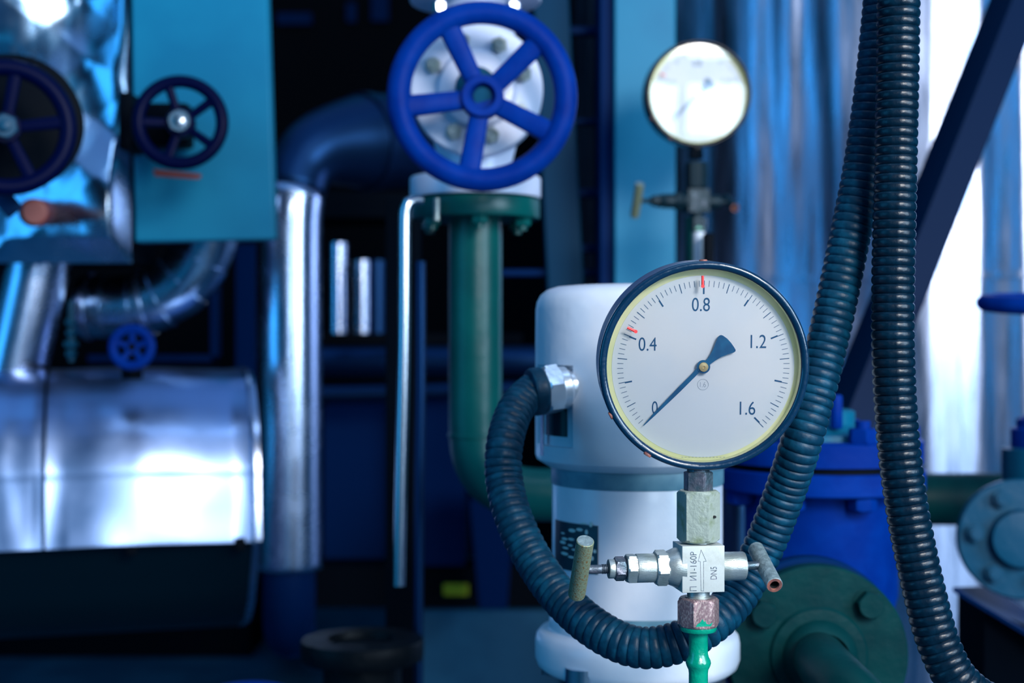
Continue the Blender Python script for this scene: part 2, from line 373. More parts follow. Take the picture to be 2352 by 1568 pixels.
# ================================================================== needle valve under the gauge
YAW = math.radians(8)
def lx(px): return ((px-1176)*1.13/F - 428*1.13/F)/(math.cos(YAW)-(px-1176)*math.sin(YAW)/F)
def make_valve():
    base = P(1604, 1300, 1.13)
    t = thing('needle_valve', 'small block steel needle valve with two T handles below the sharp gauge', 'valve', base, YAW)
    k = 1.13/F; K = lambda n: n*k
    def z(py): return (1300-py)*k
    U = Vector((1, 0, 0)); V = Vector((0, 0, 1)); N = Vector((0, -1, 0))
    hx, hy, hz = .0171, .015, .0183
    b = MB(); b.box((0, 0, 0), (2*hx, 2*hy, 2*hz), bev=.0006); body = b.build('valve_body', M_steelface, t, world=False)
    fk = 1.115/F
    def fp(px, py): return Vector(((px-1616)*fk*1.01, -hy, -(py-1307.5)*fk))
    b = MB()
    b.text('\u041f  \u04181-160P', K(16), fp(1592, 1312), U, V, N, .00006, .86, PI/2)
    b.text('DN5', K(15), fp(1640, 1317), U, V, N, .00006, .70, PI/2)
    b.build('engraved_lettering', M_steeldark, body, world=False, smooth=False)
    b = MB(); A = [(1610.5, 1263), (1603.5, 1289), (1608.5, 1289.5), (1610.5, 1357), (1616.5, 1357.5), (1616.5, 1289.5), (1622.5, 1289.5), (1610.5, 1263)]
    for p, q in zip(A, A[1:]):
        a = fp(*p); c = fp(*q); d = (c-a).normalized(); s_ = d.cross(N)*.00016; a = a-d*.0001; c = c+d*.0001; L = N*.00006
        b.add([a-s_+L, c-s_+L, c+s_+L, a+s_+L], [(0, 1, 2, 3)])
    b.build('engraved_arrow', M_steeldark, body, world=False, smooth=False)
    # upper coupling
    b = MB(); b.hexn((0, 0, z(1242.5)), (0, 0, z(1125)), K(49.5), rot=math.radians(20-8)-0.0, ch=.13, hint=(0, -1, 0)); 
    cp = b.build('coupling_nut', M_steelstain, t, world=False, ang=25, label='long stained hexagon coupling')
    a1 = math.radians(20+30); 
    b = MB(); b.cyl((K(27), -K(31), z(1183)), (K(29), -K(37.5), z(1183)), K(3.2), segs=16); b.build('vent_hole', M_black, cp, world=False)
    b = MB(); b.cyl((0, 0, z(1250)), (0, 0, z(1241)), K(22), segs=40); b.cyl((0, 0, z(1246)), (0, 0, z(1242)), K(30), segs=40); b.build('threaded_neck', M_steel, t, world=False)
    # lower nut
    b = MB(); b.lathe([(K(27), z(1380)), (K(27), z(1374)), (K(29), z(1373)), (K(29), z(1369)), (K(26), z(1368)), (K(26), z(1350))], (0, 0, 0), (0, 0, 1), 40); b.build('threaded_neck', M_steel, t, world=False)
    b = MB(); b.hexn((0, 0, z(1438)), (0, 0, z(1371)), K(49.5), rot=math.radians(-20-8), ch=.15, hint=(0, -1, 0)); ln_ = b.build('lower_nut', M_rustnut, t, world=False, ang=25, label='rusty hexagon nut')
    fa = math.radians(2.5); fn = Vector((math.sin(fa), -math.cos(fa), 0)); ft = Vector((math.cos(fa), math.sin(fa), 0)); ap = K(49.5)*math.cos(PI/6)
    def np_(u, y): return fn*(ap+.00003) + ft*K(u) + Vector((0, 0, z(y)))
    b = MB(); b.prism([np_(-20, 1430), np_(-16, 1424), np_(-10, 1421), np_(-4, 1413), np_(0, 1420), np_(3, 1417), np_(5, 1424), np_(12, 1426), np_(20, 1421), np_(16, 1430)], fn*.0001); b.build('paint_splash', M_green, ln_, world=False, label='green paint splash on the rusty nut')
    # bonnet chain to the left
    zc = z(1301.5)
    def seg(kind, x0, x1, r, m, name, rot=0.0, bev=.06, parent=None):
        a = (lx(x1), 0, zc); c = (lx(x0), 0, zc); b = MB()
        if kind == 'hex': b.hexn(a, c, K(r), rot=rot, ch=.12)
        else: b.cyl(a, c, K(r), segs=48, bev=K(r)*bev)
        return b.build(name, m, parent or t, world=False, ang=25)
    b = MB(); b.lathe([(K(46), 0), (K(45), lx(1566)-lx(1548)), (K(40), lx(1566)-lx(1536)), (K(36), lx(1566)-lx(1526))], (lx(1567), 0, zc), (-1, 0, 0), 48)
    b.build('bonnet_base', M_steel, t, world=False, ang=25)
    seg('hex', 1503, 1533, 42, M_steel, 'bonnet_nut', rot=.35)
    seg('cyl', 1460, 1506, 33, M_steel, 'bonnet')
    seg('hex', 1437, 1462, 35, M_steel, 'packing_nut', rot=.5)
    seg('cyl', 1432, 1440, 22, M_steeldark, 'gland_neck')
    seg('hex', 1411, 1435, 28, M_steeldark, 'gland_nut', rot=.2)
    seg('cyl', 1397, 1413, 22, M_steel, 'gland_collar')
    b = MB(); b.cyl((lx(1400), 0, zc), (lx(1340), 0, zc), K(10), segs=24)
    for i in range(5): x = lx(1399-i*3.6); b.lathe([(K(9.5), 0), (K(11.8), K(1.2)), (K(9.5), K(2.6))], (x, 0, zc), (-1, 0, 0), 24)
    b.build('stem', M_steeldark, t, world=False)
    def handle(cx, dr, L, m, capm, cz, hole=False, r=20.0):
        dr = Vector(dr).normalized(); c = Vector((cx, 0, cz)); a = c - dr*L/2; b = MB(); R = K(r)
        if hole:
            b.lathe([(R-.0006, 0), (R, .0008), (R, L-.0006), (R-.0005, L)], a, dr, 40, cap=False)
            b.lathe([(0.0001, 0), (R-.0006, 0)], a, dr, 40, cap=False)
            hb = b.build('handle', m, t, world=False)
            b = MB(); b.lathe([(R-.0005, L), (K(11), L), (K(10), L-.0012)], a, dr, 40, cap=False); b.build('end_ring', capm, hb, world=False, label='bare rusty end of the handle')
            b = MB(); b.lathe([(K(10), L-.0011), (K(9), L-.012), (0.0001, L-.0125)], a, dr, 40, cap=False); b.build('bore', M_black, hb, world=False)
        else:
            b.lathe([(R*.7, 0), (R*.93, .0008), (R, .0030), (R, L-.0005), (R-.0005, L)], a, dr, 40); hb = b.build('handle', m, t, world=False)
            b = MB(); b.cyl(a+dr*L, a+dr*(L+.0001), R-.0006, segs=40); b.build('end_face', capm, hb, world=False, label='smooth grey end of the handle')
        return hb
    th = math.radians(33)
    handle(lx(1334), (0.02, -math.sin(th), math.cos(th)), .058, M_handle, M_handle2, z(1300))
    b = MB(); b.cyl((hx-.0005, 0, zc), (lx(1710), 0, zc), K(33), segs=56, bev=.0014); b.build('plug', M_steel, t, world=False)
    b = MB(); b.cyl((lx(1708), 0, zc), (lx(1752), 0, zc), K(9.5), segs=24); b.build('stem', M_steeldark, t, world=False)
    handle(lx(1757), (-.02, -.90, -.37), .056, M_handle2, M_rust, zc-.001, True, 19.0)
    return t
valve = make_valve()

# green riser pipe
def gz(py): return P(1604, py, 1.13).z
gx = P(1604, 0, 1.13).x; k13 = 1.13/F
b = MB(); b.lathe([(k13*r, gz(y)) for r, y in ((28, 1432), (41, 1434), (42, 1437), (42, 1444), (40, 1448), (24, 1450), (22, 1454), (22, 1500), (24, 1508), (28, 1516), (29, 1522), (27, 1529), (23, 1537), (22, 1545), (22, 2400))] + [(k13*22, 0.0)], (gx, 1.13, 0), (0, 0, 1), 40)
tag(b.build('green_pipe', M_green, ang=40), 'glossy bright green thin pipe rising to the needle valve', 'pipe')

# ================================================================== corrugated hoses
def hose(name, pts, label, seam, OD=.0347, pitch=.0074, d=.0016, group=None, m=None):
    path = resample(catmull([P(*p) for p in pts], 14), pitch/8)
    def prof(i, a, r):
        ph = (i % 8)/8.0; s = abs(math.sin(PI*ph))
        q = r - d*(1-s**.55)
        da = (a-seam+PI) % (2*PI) - PI
        if abs(da) < .07: q -= .0005
        return q
    b = MB(); b.tube(path, OD/2, 44, True, prof)
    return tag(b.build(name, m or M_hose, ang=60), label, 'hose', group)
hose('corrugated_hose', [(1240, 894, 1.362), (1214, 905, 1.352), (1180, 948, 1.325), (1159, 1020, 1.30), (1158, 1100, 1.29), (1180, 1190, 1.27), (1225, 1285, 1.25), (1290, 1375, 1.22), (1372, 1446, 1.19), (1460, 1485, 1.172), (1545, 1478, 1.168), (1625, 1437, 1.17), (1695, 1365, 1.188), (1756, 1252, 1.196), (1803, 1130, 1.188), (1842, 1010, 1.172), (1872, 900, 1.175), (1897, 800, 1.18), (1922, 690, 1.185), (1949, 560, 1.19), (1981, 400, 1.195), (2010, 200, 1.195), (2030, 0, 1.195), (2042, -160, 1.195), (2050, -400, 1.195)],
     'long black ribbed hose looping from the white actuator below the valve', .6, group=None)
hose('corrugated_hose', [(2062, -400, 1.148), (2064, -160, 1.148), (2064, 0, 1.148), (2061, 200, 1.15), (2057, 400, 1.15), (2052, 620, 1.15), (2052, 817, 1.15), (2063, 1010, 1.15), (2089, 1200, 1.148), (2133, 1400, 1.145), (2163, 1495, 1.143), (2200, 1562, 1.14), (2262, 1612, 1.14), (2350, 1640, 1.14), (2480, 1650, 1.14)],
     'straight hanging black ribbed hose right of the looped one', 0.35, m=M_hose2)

# ================================================================== white electric actuator
AD = 1.43; AX = P(1463, 0, AD).x; ka = AD/F
def az(py): return CAMZ-(py-784)/F*AD
act = thing('electric_actuator', 'white enamelled cylindrical actuator standing behind the sharp gauge', 'actuator', (AX, AD, az(1535)))
def actlathe(prof, m, name, segs=96, parent=None, ang=40):
    b = MB(); b.lathe([(r*ka, az(y)) for r, y in prof], (AX, AD, 0), (0, 0, 1), segs); return b.build(name, m, parent or act, ang=ang)
# cap with a recessed connector pocket on its left front
rows = []; SG = 200
prof = [(60, 655), (150, 656), (185, 659), (207, 666), (222, 678), (230, 694), (233, 712), (233.5, 780), (233.5, 836), (233.5, 838), (233.5, 900), (233.5, 1015), (233.5, 1017), (233.5, 1042), (230, 1052), (205, 1068), (196, 1070)]
for r, y in prof:
    row = []
    for j in range(SG):
        a = 2*PI*j/SG; rr = r
        # azimuth measured from the camera side, positive to the right
        az_ = math.degrees(math.atan2(math.cos(a), -math.sin(a)))
        if 837 < y < 1016 and -78 < az_ < -42: rr = r-14
        row.append(Vector((AX + rr*ka*math.cos(a), AD + rr*ka*math.sin(a), az(y))))
    rows.append(row)
b = MB(); b.grid(rows, True, True, True); cap = b.build('cap', M_white, act, ang=38)
actlathe([(197, 1068), (197.5, 1072), (197.5, 1104), (196, 1108)], M_whiteband, 'upper_band')
actlathe([(194, 1106), (195, 1112), (195, 1384), (194, 1388)], M_white, 'body')
actlathe([(192, 1386), (193.5, 1390), (193.5, 1408), (192, 1412)], M_whiteband, 'lower_band')
actlathe([(192, 1410), (199, 1412), (202, 1420), (202, 1437), (206, 1440), (206, 1446)], M_white, 'shoulder')
actlathe([(206, 1404+36), (222, 1444), (231, 1454), (234, 1470), (234, 1505), (228, 1522), (214, 1533), (190, 1537)], M_white, 'base_flange')
for k_, (x, r) in enumerate(((1340, 42), (1478, 40), (1636, 30), (1262, 18))):
    dz = (AD-.07, AD-.02, AD+.01, AD-.01)[k_]
    b = MB(); p = P(x, 1532, dz); y1 = 1568+500 if k_ < 3 else 1548
    b.cyl((p.x, dz, P(x, y1, dz).z), (p.x, dz, p.z), S(r, dz), segs=32); b.build('pillar' if k_ < 3 else 'screw', M_chrome if k_ < 2 else M_steeldark, act)
# pocket window, seams
def onact(px, py, rr=234):
    """point on the actuator's cylinder of radius rr(px) under that pixel"""
    R = rr*ka; dx = (px-1176)/F; d = AD-R
    for _ in range(12):
        x = dx*d-AX; d = AD-math.sqrt(max(0, R*R-x*x))
    return Vector((dx*d, d, CAMZ-(py-784)/F*d))
def patch(x0, x1, y0, y1, rr, m, name, parent, n=8, lift=1.0, label=None):
    b = MB(); z0 = onact(x0, y0, rr).z; z1 = onact(x0, y1, rr).z
    rows = []
    for zz in (z0, z1):
        row = []
        for q in (0, lift*ka):
            for i in range(n+1):
                ii = i if q else n-i
                p = onact(x0+(x1-x0)*ii/n, y0, rr); nn = Vector((p.x-AX, p.y-AD, 0)).normalized(); row.append(Vector((p.x, p.y, zz))+nn*(q - (0 if q else .001)))
        rows.append(row)
    b.grid(rows, True, True, True); return b.build(name, m, parent, label=label)
patch(1254, 1302, 900, 998, 221, M_window, 'inspection_window', act, label='dark square window in the actuator cap')
patch(1243, 1249, 950, 1045, 233.5, M_chrome, 'edge_trim', act, 2, 2)
patch(1303, 1720, 1052, 1055, 229, M_whiteband, 'seam', act, 20, 3)
pl = patch(1277, 1374, 1192, 1300, 195, M_plate, 'nameplate', act, 12, 2, label='dark worn nameplate with pale unreadable print')
b = MB()
random.seed(3)
def blob(x, y, wd, h):
    p = onact(x, y, 197.5); nn = Vector((p.x-AX, p.y-AD, 0)).normalized(); tt = Vector((-nn.y, nn.x, 0)); 
    up = Vector((0, 0, 1)); w_ = wd*ka/2; h_ = h*ka/2; tilt = .0
    pts = [p + tt*(w_*math.cos(a)) + up*(h_*math.sin(a)) for a in [2*PI*i/10 for i in range(10)]]
    b.prism(pts, nn*.0002)
for (x, y, wd, h) in ((1314, 1218, 24, 8), (1331, 1216, 20, 7), (1293, 1224, 16, 4), (1297, 1237, 24, 6), (1312, 1238, 22, 6), (1293, 1245, 26, 7), (1310, 1252, 18, 5), (1299, 1258, 24, 5), (1318, 1262, 14, 4), (1297, 1271, 30, 7), (1312, 1279, 22, 5), (1357, 1204, 9, 12), (1347, 1222, 8, 12), (1366, 1266, 8, 8), (1360, 1282, 8, 10), (1340, 1202, 20, 4)): blob(x, y, wd, h)
b.build('plate_print', M_platetext, pl, smooth=False)
for x in (1280, 1372):
    pass
# gland with nut, where the hose enters
gd = (P(1262, 890, 1.335) - P(1226, 905, 1.325)).normalized(); g0 = P(1216, 901, 1.352)
gl = Vector((.93, .30, .12)).normalized()
gt = thing('cable_gland', 'shiny zinc cable gland nut joining the hose to the white actuator', 'cable gland', g0)
b = MB(); b.lathe([(.0175, 0), (.0215, .001), (.023, .004), (.023, .012), (.0215, .014)], g0, gl, 48, cap=True); b.build('rubber_collar', M_hose, gt)
b = MB(); b.hexn(g0+gl*.0135, g0+gl*.030, .0248, rot=.3, ch=.1); b.build('gland_nut', M_zinc, gt, ang=25)
b = MB(); b.lathe([(.0205, 0), (.0205, .008), (.017, .011), (.017, .02)], g0+gl*.029, gl, 48); b.build('gland_thread', M_zinc, gt)

# ================================================================== handwheels
def handwheel(name, label, c, R, rt, spokes, a0, m, hubr, axis=(0, -1, 0), spw=.2, hubm=None, group=None, dish=.3, bore=True, rs=72):
    c = Vector(c); M = frame(axis, (0, 0, 1) if abs(Vector(axis).normalized().z) < .9 else (0, 1, 0)); up, rt_, n = M.col[0], M.col[1], M.col[2]
    t = thing(name, label, 'handwheel', c, group=group)
    b = MB(); pts = [c + (up*math.cos(2*PI*i/rs)+rt_*math.sin(2*PI*i/rs))*(R-rt) for i in range(rs)]
    rows = []
    for i, p in enumerate(pts):
        o = (p-c).normalized(); rows.append([p + o*math.cos(2*PI*j/16)*rt + n*math.sin(2*PI*j/16)*rt*.9 for j in range(16)])
    rows.append(rows[0]); b.grid(rows, True); b.build('rim', m, t, ang=80)
    hc = c - n*(R*dish*.3)
    for sidx in range(spokes):
        a = math.radians(a0 + 360*sidx/spokes); dr = up*math.sin(a) - rt_*(-math.cos(a)) if False else (up*math.sin(a) + up.cross(n)*math.cos(a))
        sd = n.cross(dr); p0 = hc + dr*(hubr*.6); p1 = c + dr*(R-rt*1.1); w0 = spw*R*.42; w1 = spw*R*.5; th = rt*.55
        b = MB(); rows = []
        for tt in (0, .33, .66, 1):
            p = p0.lerp(p1, tt); w_ = w0+(w1-w0)*tt
            rows.append([p + sd*(w_*math.copysign(abs(math.cos(x))**.6, math.cos(x))) + n*(th*math.copysign(abs(math.sin(x))**.6, math.sin(x))) for x in [2*PI*j/16 for j in range(16)]])
        b.grid(rows, True, True, True); b.build('spoke', m, t, ang=60)
    b = MB(); th = rt*1.1
    if bore: b.lathe([(hubr*.9, -th), (hubr, -th*.6), (hubr, th*.7), (hubr*.93, th), (hubr*.62, th), (hubr*.55, th*.7), (hubr*.5, th*.2), (hubr*.1, th*.2)], hc, n, 40)
    else: b.lathe([(hubr*.9, -th), (hubr, -th*.6), (hubr, th*.7), (hubr*.93, th)], hc, n, 40)
    b.build('hub', m, t)
    if hubm:
        b = MB(); b.hexn(hc+n*th*.3, hc+n*(th*1.2+hubr*.35), hubr*.82, rot=.2, ch=.2); b.cyl(hc, hc+n*(th*1.2+hubr*.7), hubr*.36, segs=20, bev=hubr*.05); b.build('hub_nut', hubm, t, ang=25, label='bright chromed hub nut' if hubm is M_chrome else 'blue grey steel hub nut')
    return t
D = 1.75
handwheel('handwheel', 'large cobalt blue five spoke handwheel facing the camera, top centre', P(1108, 221, D), S(219, D), S(27, D), 5, 44, M_blue, S(50, D), spw=.24, axis=(.04, -1, .0))
# valve behind it
D2 = 1.93
t = thing('flanged_valve', 'pale grey flanged valve behind the large blue handwheel', 'valve', P(1092, 460, D2))
b = MB(); c = P(1095, 205, 1.84); R = S(152, 1.84)
b.lathe([(R*.96, -.035), (R, -.03), (R, -.002), (R*.98, 0), (R*.62, .0015), (R*.55, .012), (R*.3, .016)], c, (0, -1, 0), 96); disc = b.build('bonnet_disc', M_greyplate, t, label='pale round bonnet plate')
random.seed(5)
for i in range(8):
    a = 2*PI*i/8+.3; q = c + Vector((math.cos(a)*R*.74, 0, math.sin(a)*R*.74))
    b = MB(); b.hexn(q+Vector((0, .001, 0)), q+Vector((0, -.012, 0)), .011, rot=i); b.cyl(q, q+Vector((0, -.02, 0)), .006, segs=16); b.build('bolt', M_steel, disc, ang=25)
b = MB(); b.lathe([(.03, 0), (.026, .02), (.012, .03)], c, (0, -1, 0), 32); b.cyl(c+Vector((0, -.025, 0)), P(1108, 221, 1.755), .011); b.build('stem', M_steelblue, t)
b = MB(); cc = Vector((P(1092, 0, D2).x, D2, 0)); zz = lambda y: P(0, y, D2).z
b.lathe([(S(82, D2), zz(412)), (S(80, D2), zz(390)), (S(95, D2), zz(330)), (S(95, D2), zz(100)), (S(80, D2), zz(30)), (S(80, D2), zz(0))], cc, (0, 0, 1), 64); b.build('valve_body', M_greyplate, t)
b = MB(); b.lathe([(S(149, D2), zz(456)), (S(150, D2), zz(453)), (S(150, D2), zz(412)), (S(148, D2), zz(409))], cc, (0, 0, 1), 96); b.build('lower_flange', M_greyplate, t)
b = MB(); b.lathe([(S(149, D2), zz(6)), (S(150, D2), zz(4)), (S(150, D2), zz(-36)), (S(148, D2), zz(-38))], cc, (0, 0, 1), 96); b.build('upper_flange', M_greyplate, t)
for x in (1010, 1178):
    b = MB(); q = P(x, 6, D2-.07); b.hexn(q, q-Vector((0, 0, S(22, D2))), S(17, D2), rot=.3); b.build('bolt', M_chrome, t, ang=25)
# green pipe with flange and elbow
t = thing('green_pipe', 'dark green flanged pipe dropping from the grey valve, with elbow', 'pipe', P(1092, 1130, D2))
b = MB(); b.lathe([(S(60, D2), zz(507)), (S(146, D2), zz(504)), (S(148, D2), zz(500)), (S(148, D2), zz(463)), (S(146, D2), zz(460)), (S(60, D2), zz(459))], cc, (0, 0, 1), 96); b.build('flange', M_greenmid, t)
b = MB(); b.lathe([(S(138, D2), zz(460)), (S(138, D2), zz(455.5))], cc, (0, 0, 1), 64); b.build('gasket', M_navydk, t)
b = MB(); pts = [P(1092, 500, D2), P(1092, 700, D2), P(1092, 880, D2), P(1092, 985, D2), P(1097, 1040, D2), P(1120, 1090, D2), P(1165, 1122, D2), P(1215, 1134, D2), P(1300, 1136, D2), P(1500, 1136, D2)]
pa = resample(catmull(pts, 10), .01); b.tube(pa, S(61, D2), 40); b.build('pipe_run', M_greenmid, t)
b = MB(); b.lathe([(S(60, D2), zz(1006)), (S(64, D2), zz(1003)), (S(64, D2), zz(996)), (S(60, D2), zz(993))], cc, (0, 0, 1), 48, cap=False); b.build('weld_bead', M_greenmid, t)
for i in range(6):
    a = PI*(i+.5)/3+.1; q = Vector((cc.x+math.cos(a)*S(118, D2), D2+math.sin(a)*S(118, D2), zz(503)))
    b = MB(); b.hexn(q, q-Vector((0, 0, S(20, D2))), S(20, D2), rot=i); b.cyl(q, q-Vector((0, 0, S(30, D2))), S(10, D2), segs=12); b.build('bolt', M_greenmid, t, ang=25)
b = MB(); q = P(1003, 455, D2-.085); b.cyl(q, P(1003, 506, D2-.085), S(7, D2), segs=12); b.build('stud', M_steel, t)

# chromed tubes and black post left of the green pipe
def simple_tube(name, pts, r, m, label, cat='pipe', group=None, step=.01, segs=24, n=8):
    b = MB(); P3 = [P(*p) for p in pts]; pa = resample(catmull(P3, n), step) if len(P3) > 2 else P3
    b.tube(pa, r, segs); o = b.build(name, m); return tag(o, label, cat, group)
simple_tube('chrome_tube', [(966, 460, 1.83), (952, 459, 1.825), (940, 463, 1.82), (932, 480, 1.82), (930, 520, 1.82), (928, 800, 1.82), (920, 1150, 1.82), (917, 1345, 1.82)], S(14, 1.82), M_chrome, 'thin bright chromed tube hooking over beside the green pipe', 'tube')
simple_tube('steel_tube', [(966, 600, 2.1), (966, 900, 2.1), (962, 1290, 2.1), (958, 2640, 2.1)], S(11, 2.1), M_aludim, 'thin dull steel tube just right of the bright chromed tube', 'tube')
def pbox(name, x0, x1, y0, y1, d, depth, m, label=None, cat=None, group=None, bev=.003, parent=None, x2=None, x3=None):
    """box whose front face spans these pixels at distance d (x2,x3: bottom corners if it leans)"""
    b = MB(); xb0 = x0 if x2 is None else x2; xb1 = x1 if x3 is None else x3
    pts = [P(x0, y0, d), P(x1, y0, d), P(xb1, y1, d), P(xb0, y1, d)]
    b.prism(pts, (0, depth, 0)); o = b.build(name, m, parent)
    if bev:
        md = o.modifiers.new('bevel', 'BEVEL'); md.width = bev; md.segments = 2
    if parent is None and label: tag(o, label, cat, group)
    return o
pbox('steel_post', 885, 962, 455, 2480, 2.3, .07, M_navydk, 'black upright post behind the chromed tube', 'post')

# ================================================================== posts and columns in the middle
pbox('support_post', 1222, 1304, -60, 1500, 2.6, .08, M_cyandk, 'petrol blue leaning post right of the large blue handwheel', 'post', x2=1300, x3=1385)
t = thing('equipment_column', 'turquoise steel column behind the second gauge', 'column', P(1465, 1500, 2.6))
pbox('front_panel', 1412, 1552, -60, 1600, 2.5, .02, M_cyan, parent=t)
pbox('side_channel', 1378, 1413, -60, 1600, 2.52, .18, M_navy, parent=t)
pbox('back_web', 1412, 1548, -60, 1600, 2.53, .15, M_navy, parent=t)
for i, (y0, y1) in enumerate(((60, 78), (272, 284), (432, 452), (560, 580), (618, 634))):
    pbox('cross_bar', 1150 if i == 4 else 1300, 1416, y0, y1, 2.62, .03, M_navy, ('highest', 'second highest', 'middle', 'second lowest', 'lowest and longest')[i]+' of the navy cross bars between post and column', 'bar', 'navy cross bars')

# ================================================================== second gauge and its valve (copies)
def dup(o, loc, rz, label, name=None):
    c = copy_tree(o); c.location = loc; c.rotation_euler = rz; c['label'] = label; return c
G2 = P(1606, 214, 2.2)
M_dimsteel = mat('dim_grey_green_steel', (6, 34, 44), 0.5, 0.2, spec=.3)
M_rimblack = mat('black_rim_enamel', (1, 6, 14), 0.3, spec=.3)
g2 = dup(gauge, G2, (math.radians(-1), 0, math.radians(2.5)), 'blurred black rimmed gauge with bright window reflections, above and behind the sharp gauge')
v2 = dup(valve, G2 + (P(1604, 1300, 1.13)-GC) + Vector((-.0, 0, .0)), (0, 0, YAW), 'blurred dark needle valve with T handles under the far gauge')
v2.location = P(1600, 462, 2.22); 
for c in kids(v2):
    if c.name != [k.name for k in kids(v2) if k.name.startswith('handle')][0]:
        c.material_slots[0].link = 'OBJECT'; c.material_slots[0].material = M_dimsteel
for c in kids(g2):
    if c.name.startswith(('case', 'bezel', 'stem')): c.material_slots[0].link = 'OBJECT'; c.material_slots[0].material = M_rimblack
b = MB(); b.cyl(P(1590, 500, 2.22), P(1590, 2540, 2.22), S(16, 2.2), segs=24); tag(b.build('green_riser', M_greendark), 'dark green thin pipe carrying the far gauge', 'pipe')
b = MB(); b.cyl(P(1606, 532, 2.1), P(1606, 2640, 2.1), S(13, 2.1), segs=24, bev=.002); tag(b.build('white_stub', M_white), 'bright white upright stub just above the rim of the sharp gauge', 'stub')
pbox('black_stub', 1619, 1641, 534, 2690, 2.05, .03, M_navydk, 'black upright bar just above the rim of the sharp gauge', 'bar')

# ================================================================== tall aluminium-clad vessel on the right
t = thing('clad_vessel', 'tall vessel wrapped in crinkled aluminium sheet filling the right background', 'vessel', (1.25, 4.0, 0))
VC = Vector((1.30, 4.15, 0)); VR = 1.10
def vrad(th, z):
    n1 = noise.noise(Vector((th*7, z*.35, 1.3))); n2 = noise.noise(Vector((th*22, z*.7, 5.1))); n3 = noise.noise(Vector((th*3, z*1.5, 9)))
    fold = abs(((th*5.3+z*.12+.35*n1) % 1)-.5)
    return VR + .030*n1 + .010*n2 + .015*n3 + .035*fold
rows = []; nz_ = 120; nth = 420
for i in range(nz_+1):
    z_ = 0.0 + 2.6*i/nz_; row = []
    for j in range(nth+1):
        th = -PI*.5 + (j/nth-.5)*PI*1.25
        r = vrad(th, z_); row.append(VC + Vector((r*math.cos(th), r*math.sin(th), z_)))
    rows.append(row)
b = MB(); b.grid(rows, False); b.build('jacket', M_foilv, t, ang=180)
def band(z0, z1, lift):
    b = MB(); rows = []
    for z_ in (z0, z1):
        rows.append([VC + Vector(((vrad(th, z_)+lift)*math.cos(th), (vrad(th, z_)+lift)*math.sin(th), z_)) for th in [-PI*.5+(j/200-.5)*PI*1.25 for j in range(201)]])
    b.grid(rows, False); return b
zb = P(0, 632, 3.1).z
band(zb-.008, zb+.008, .008).build('strap', M_foilv, t, ang=180)

# diagonal angle-steel brace
a = P(2385, -120, 2.35); c = P(1945, 985, 2.2)
dr = (c-a).normalized(); sdv = dr.cross(Vector((0, 1, 0))).normalized()
b = MB(); wv = sdv*S(58, 2.25)
if wv.x < 0: wv = -wv
th_ = .006
b.prism([a-wv*.2, a+wv, a+wv+Vector((0, th_, 0)), a-wv*.2+Vector((0, th_, 0))], c-a)
b.prism([a-wv*.2, a-wv*.2+Vector((0, th_, 0)), a-wv*.75+Vector((0, .06, 0)), a-wv*.75+Vector((0, .055, 0))], c-a)
tag(b.build('diagonal_brace', mat('dark_blue_brace_paint', (0, 25, 56), .5, spec=.06)), 'dark blue angle steel brace slanting across the upper right', 'brace')
simple_tube('thin_strut', [(2030, 640, 2.5), (1945, 960, 2.5), (1562, 2400, 2.5)], S(12, 2.5), M_cyandk, 'thin grey blue strut between the two hoses behind', 'strut')

# ================================================================== blue valve body right of the gauge
D = 1.78
t = thing('blue_valve', 'cobalt blue bolted valve body behind the looping hose', 'valve', P(1885, 1500, D))
bc = Vector((P(1885, 0, D).x, D, 0)); zz2 = lambda y, dd=D: CAMZ-(y-784)/F*dd
df = D - S(235, D)      # front of the flanges
zf = lambda y: CAMZ-(y-784)/F*(df+.01)
b = MB(); b.lathe([(S(236, D)*.86+0.0, zf(1078)), (.125, zf(1076)), (.125, zf(1024)), (.122, zf(1020)), (.04, zf(1020))], bc, (0, 0, 1), 96); b.build('upper_flange', M_blue, t)
b = MB(); b.lathe([(.118, zf(1092)), (.118, zf(1076))], bc, (0, 0, 1), 64); b.build('gasket', M_navydk, t)
b = MB(); b.lathe([(.09, zf(1148)), (.125, zf(1144)), (.127, zf(1140)), (.127, zf(1094)), (.125, zf(1091)), (.06, zf(1091))], bc, (0, 0, 1), 96); b.build('lower_flange', M_blue, t)
b = MB(); b.lathe([(.094, zf(1144)), (.094, zf(1400)), (.08, zf(1500)), (.08, zf(1700))], bc, (0, 0, 1), 72); b.build('valve_body', M_blue, t)
b = MB(); b.lathe([(.09, zf(1021)), (.088, zf(1006)), (.06, zf(1000)), (.042, zf(985)), (.042, zf(955)), (.036, zf(950)), (.012, zf(950)), (.012, zf(880))], bc, (0, 0, 1), 64); b.build('bonnet', M_bonnet, t, label='turquoise bonnet top')
for i in range(8):
    a = 2*PI*i/8 - PI/2 + .25; q = bc + Vector((math.cos(a)*.108, math.sin(a)*.108, 0))
    b = MB(); b.hexn(q+Vector((0, 0, zf(1021))), q+Vector((0, 0, zf(985))), .017, rot=i*.7); b.cyl(q+Vector((0, 0, zf(1180))), q+Vector((0, 0, zf(968))), .009, segs=16)
    b.hexn(q+Vector((0, 0, zf(1176))), q+Vector((0, 0, zf(1146))), .017, rot=i*.7+.4); b.build('bolt', M_blue, t, ang=25)
b = MB(); q = P(1921, 985, 1.72); b.cyl(q, P(1921, 906, 1.72), S(14, 1.72), segs=20, bev=.003); b.build('stud', M_blue, t)
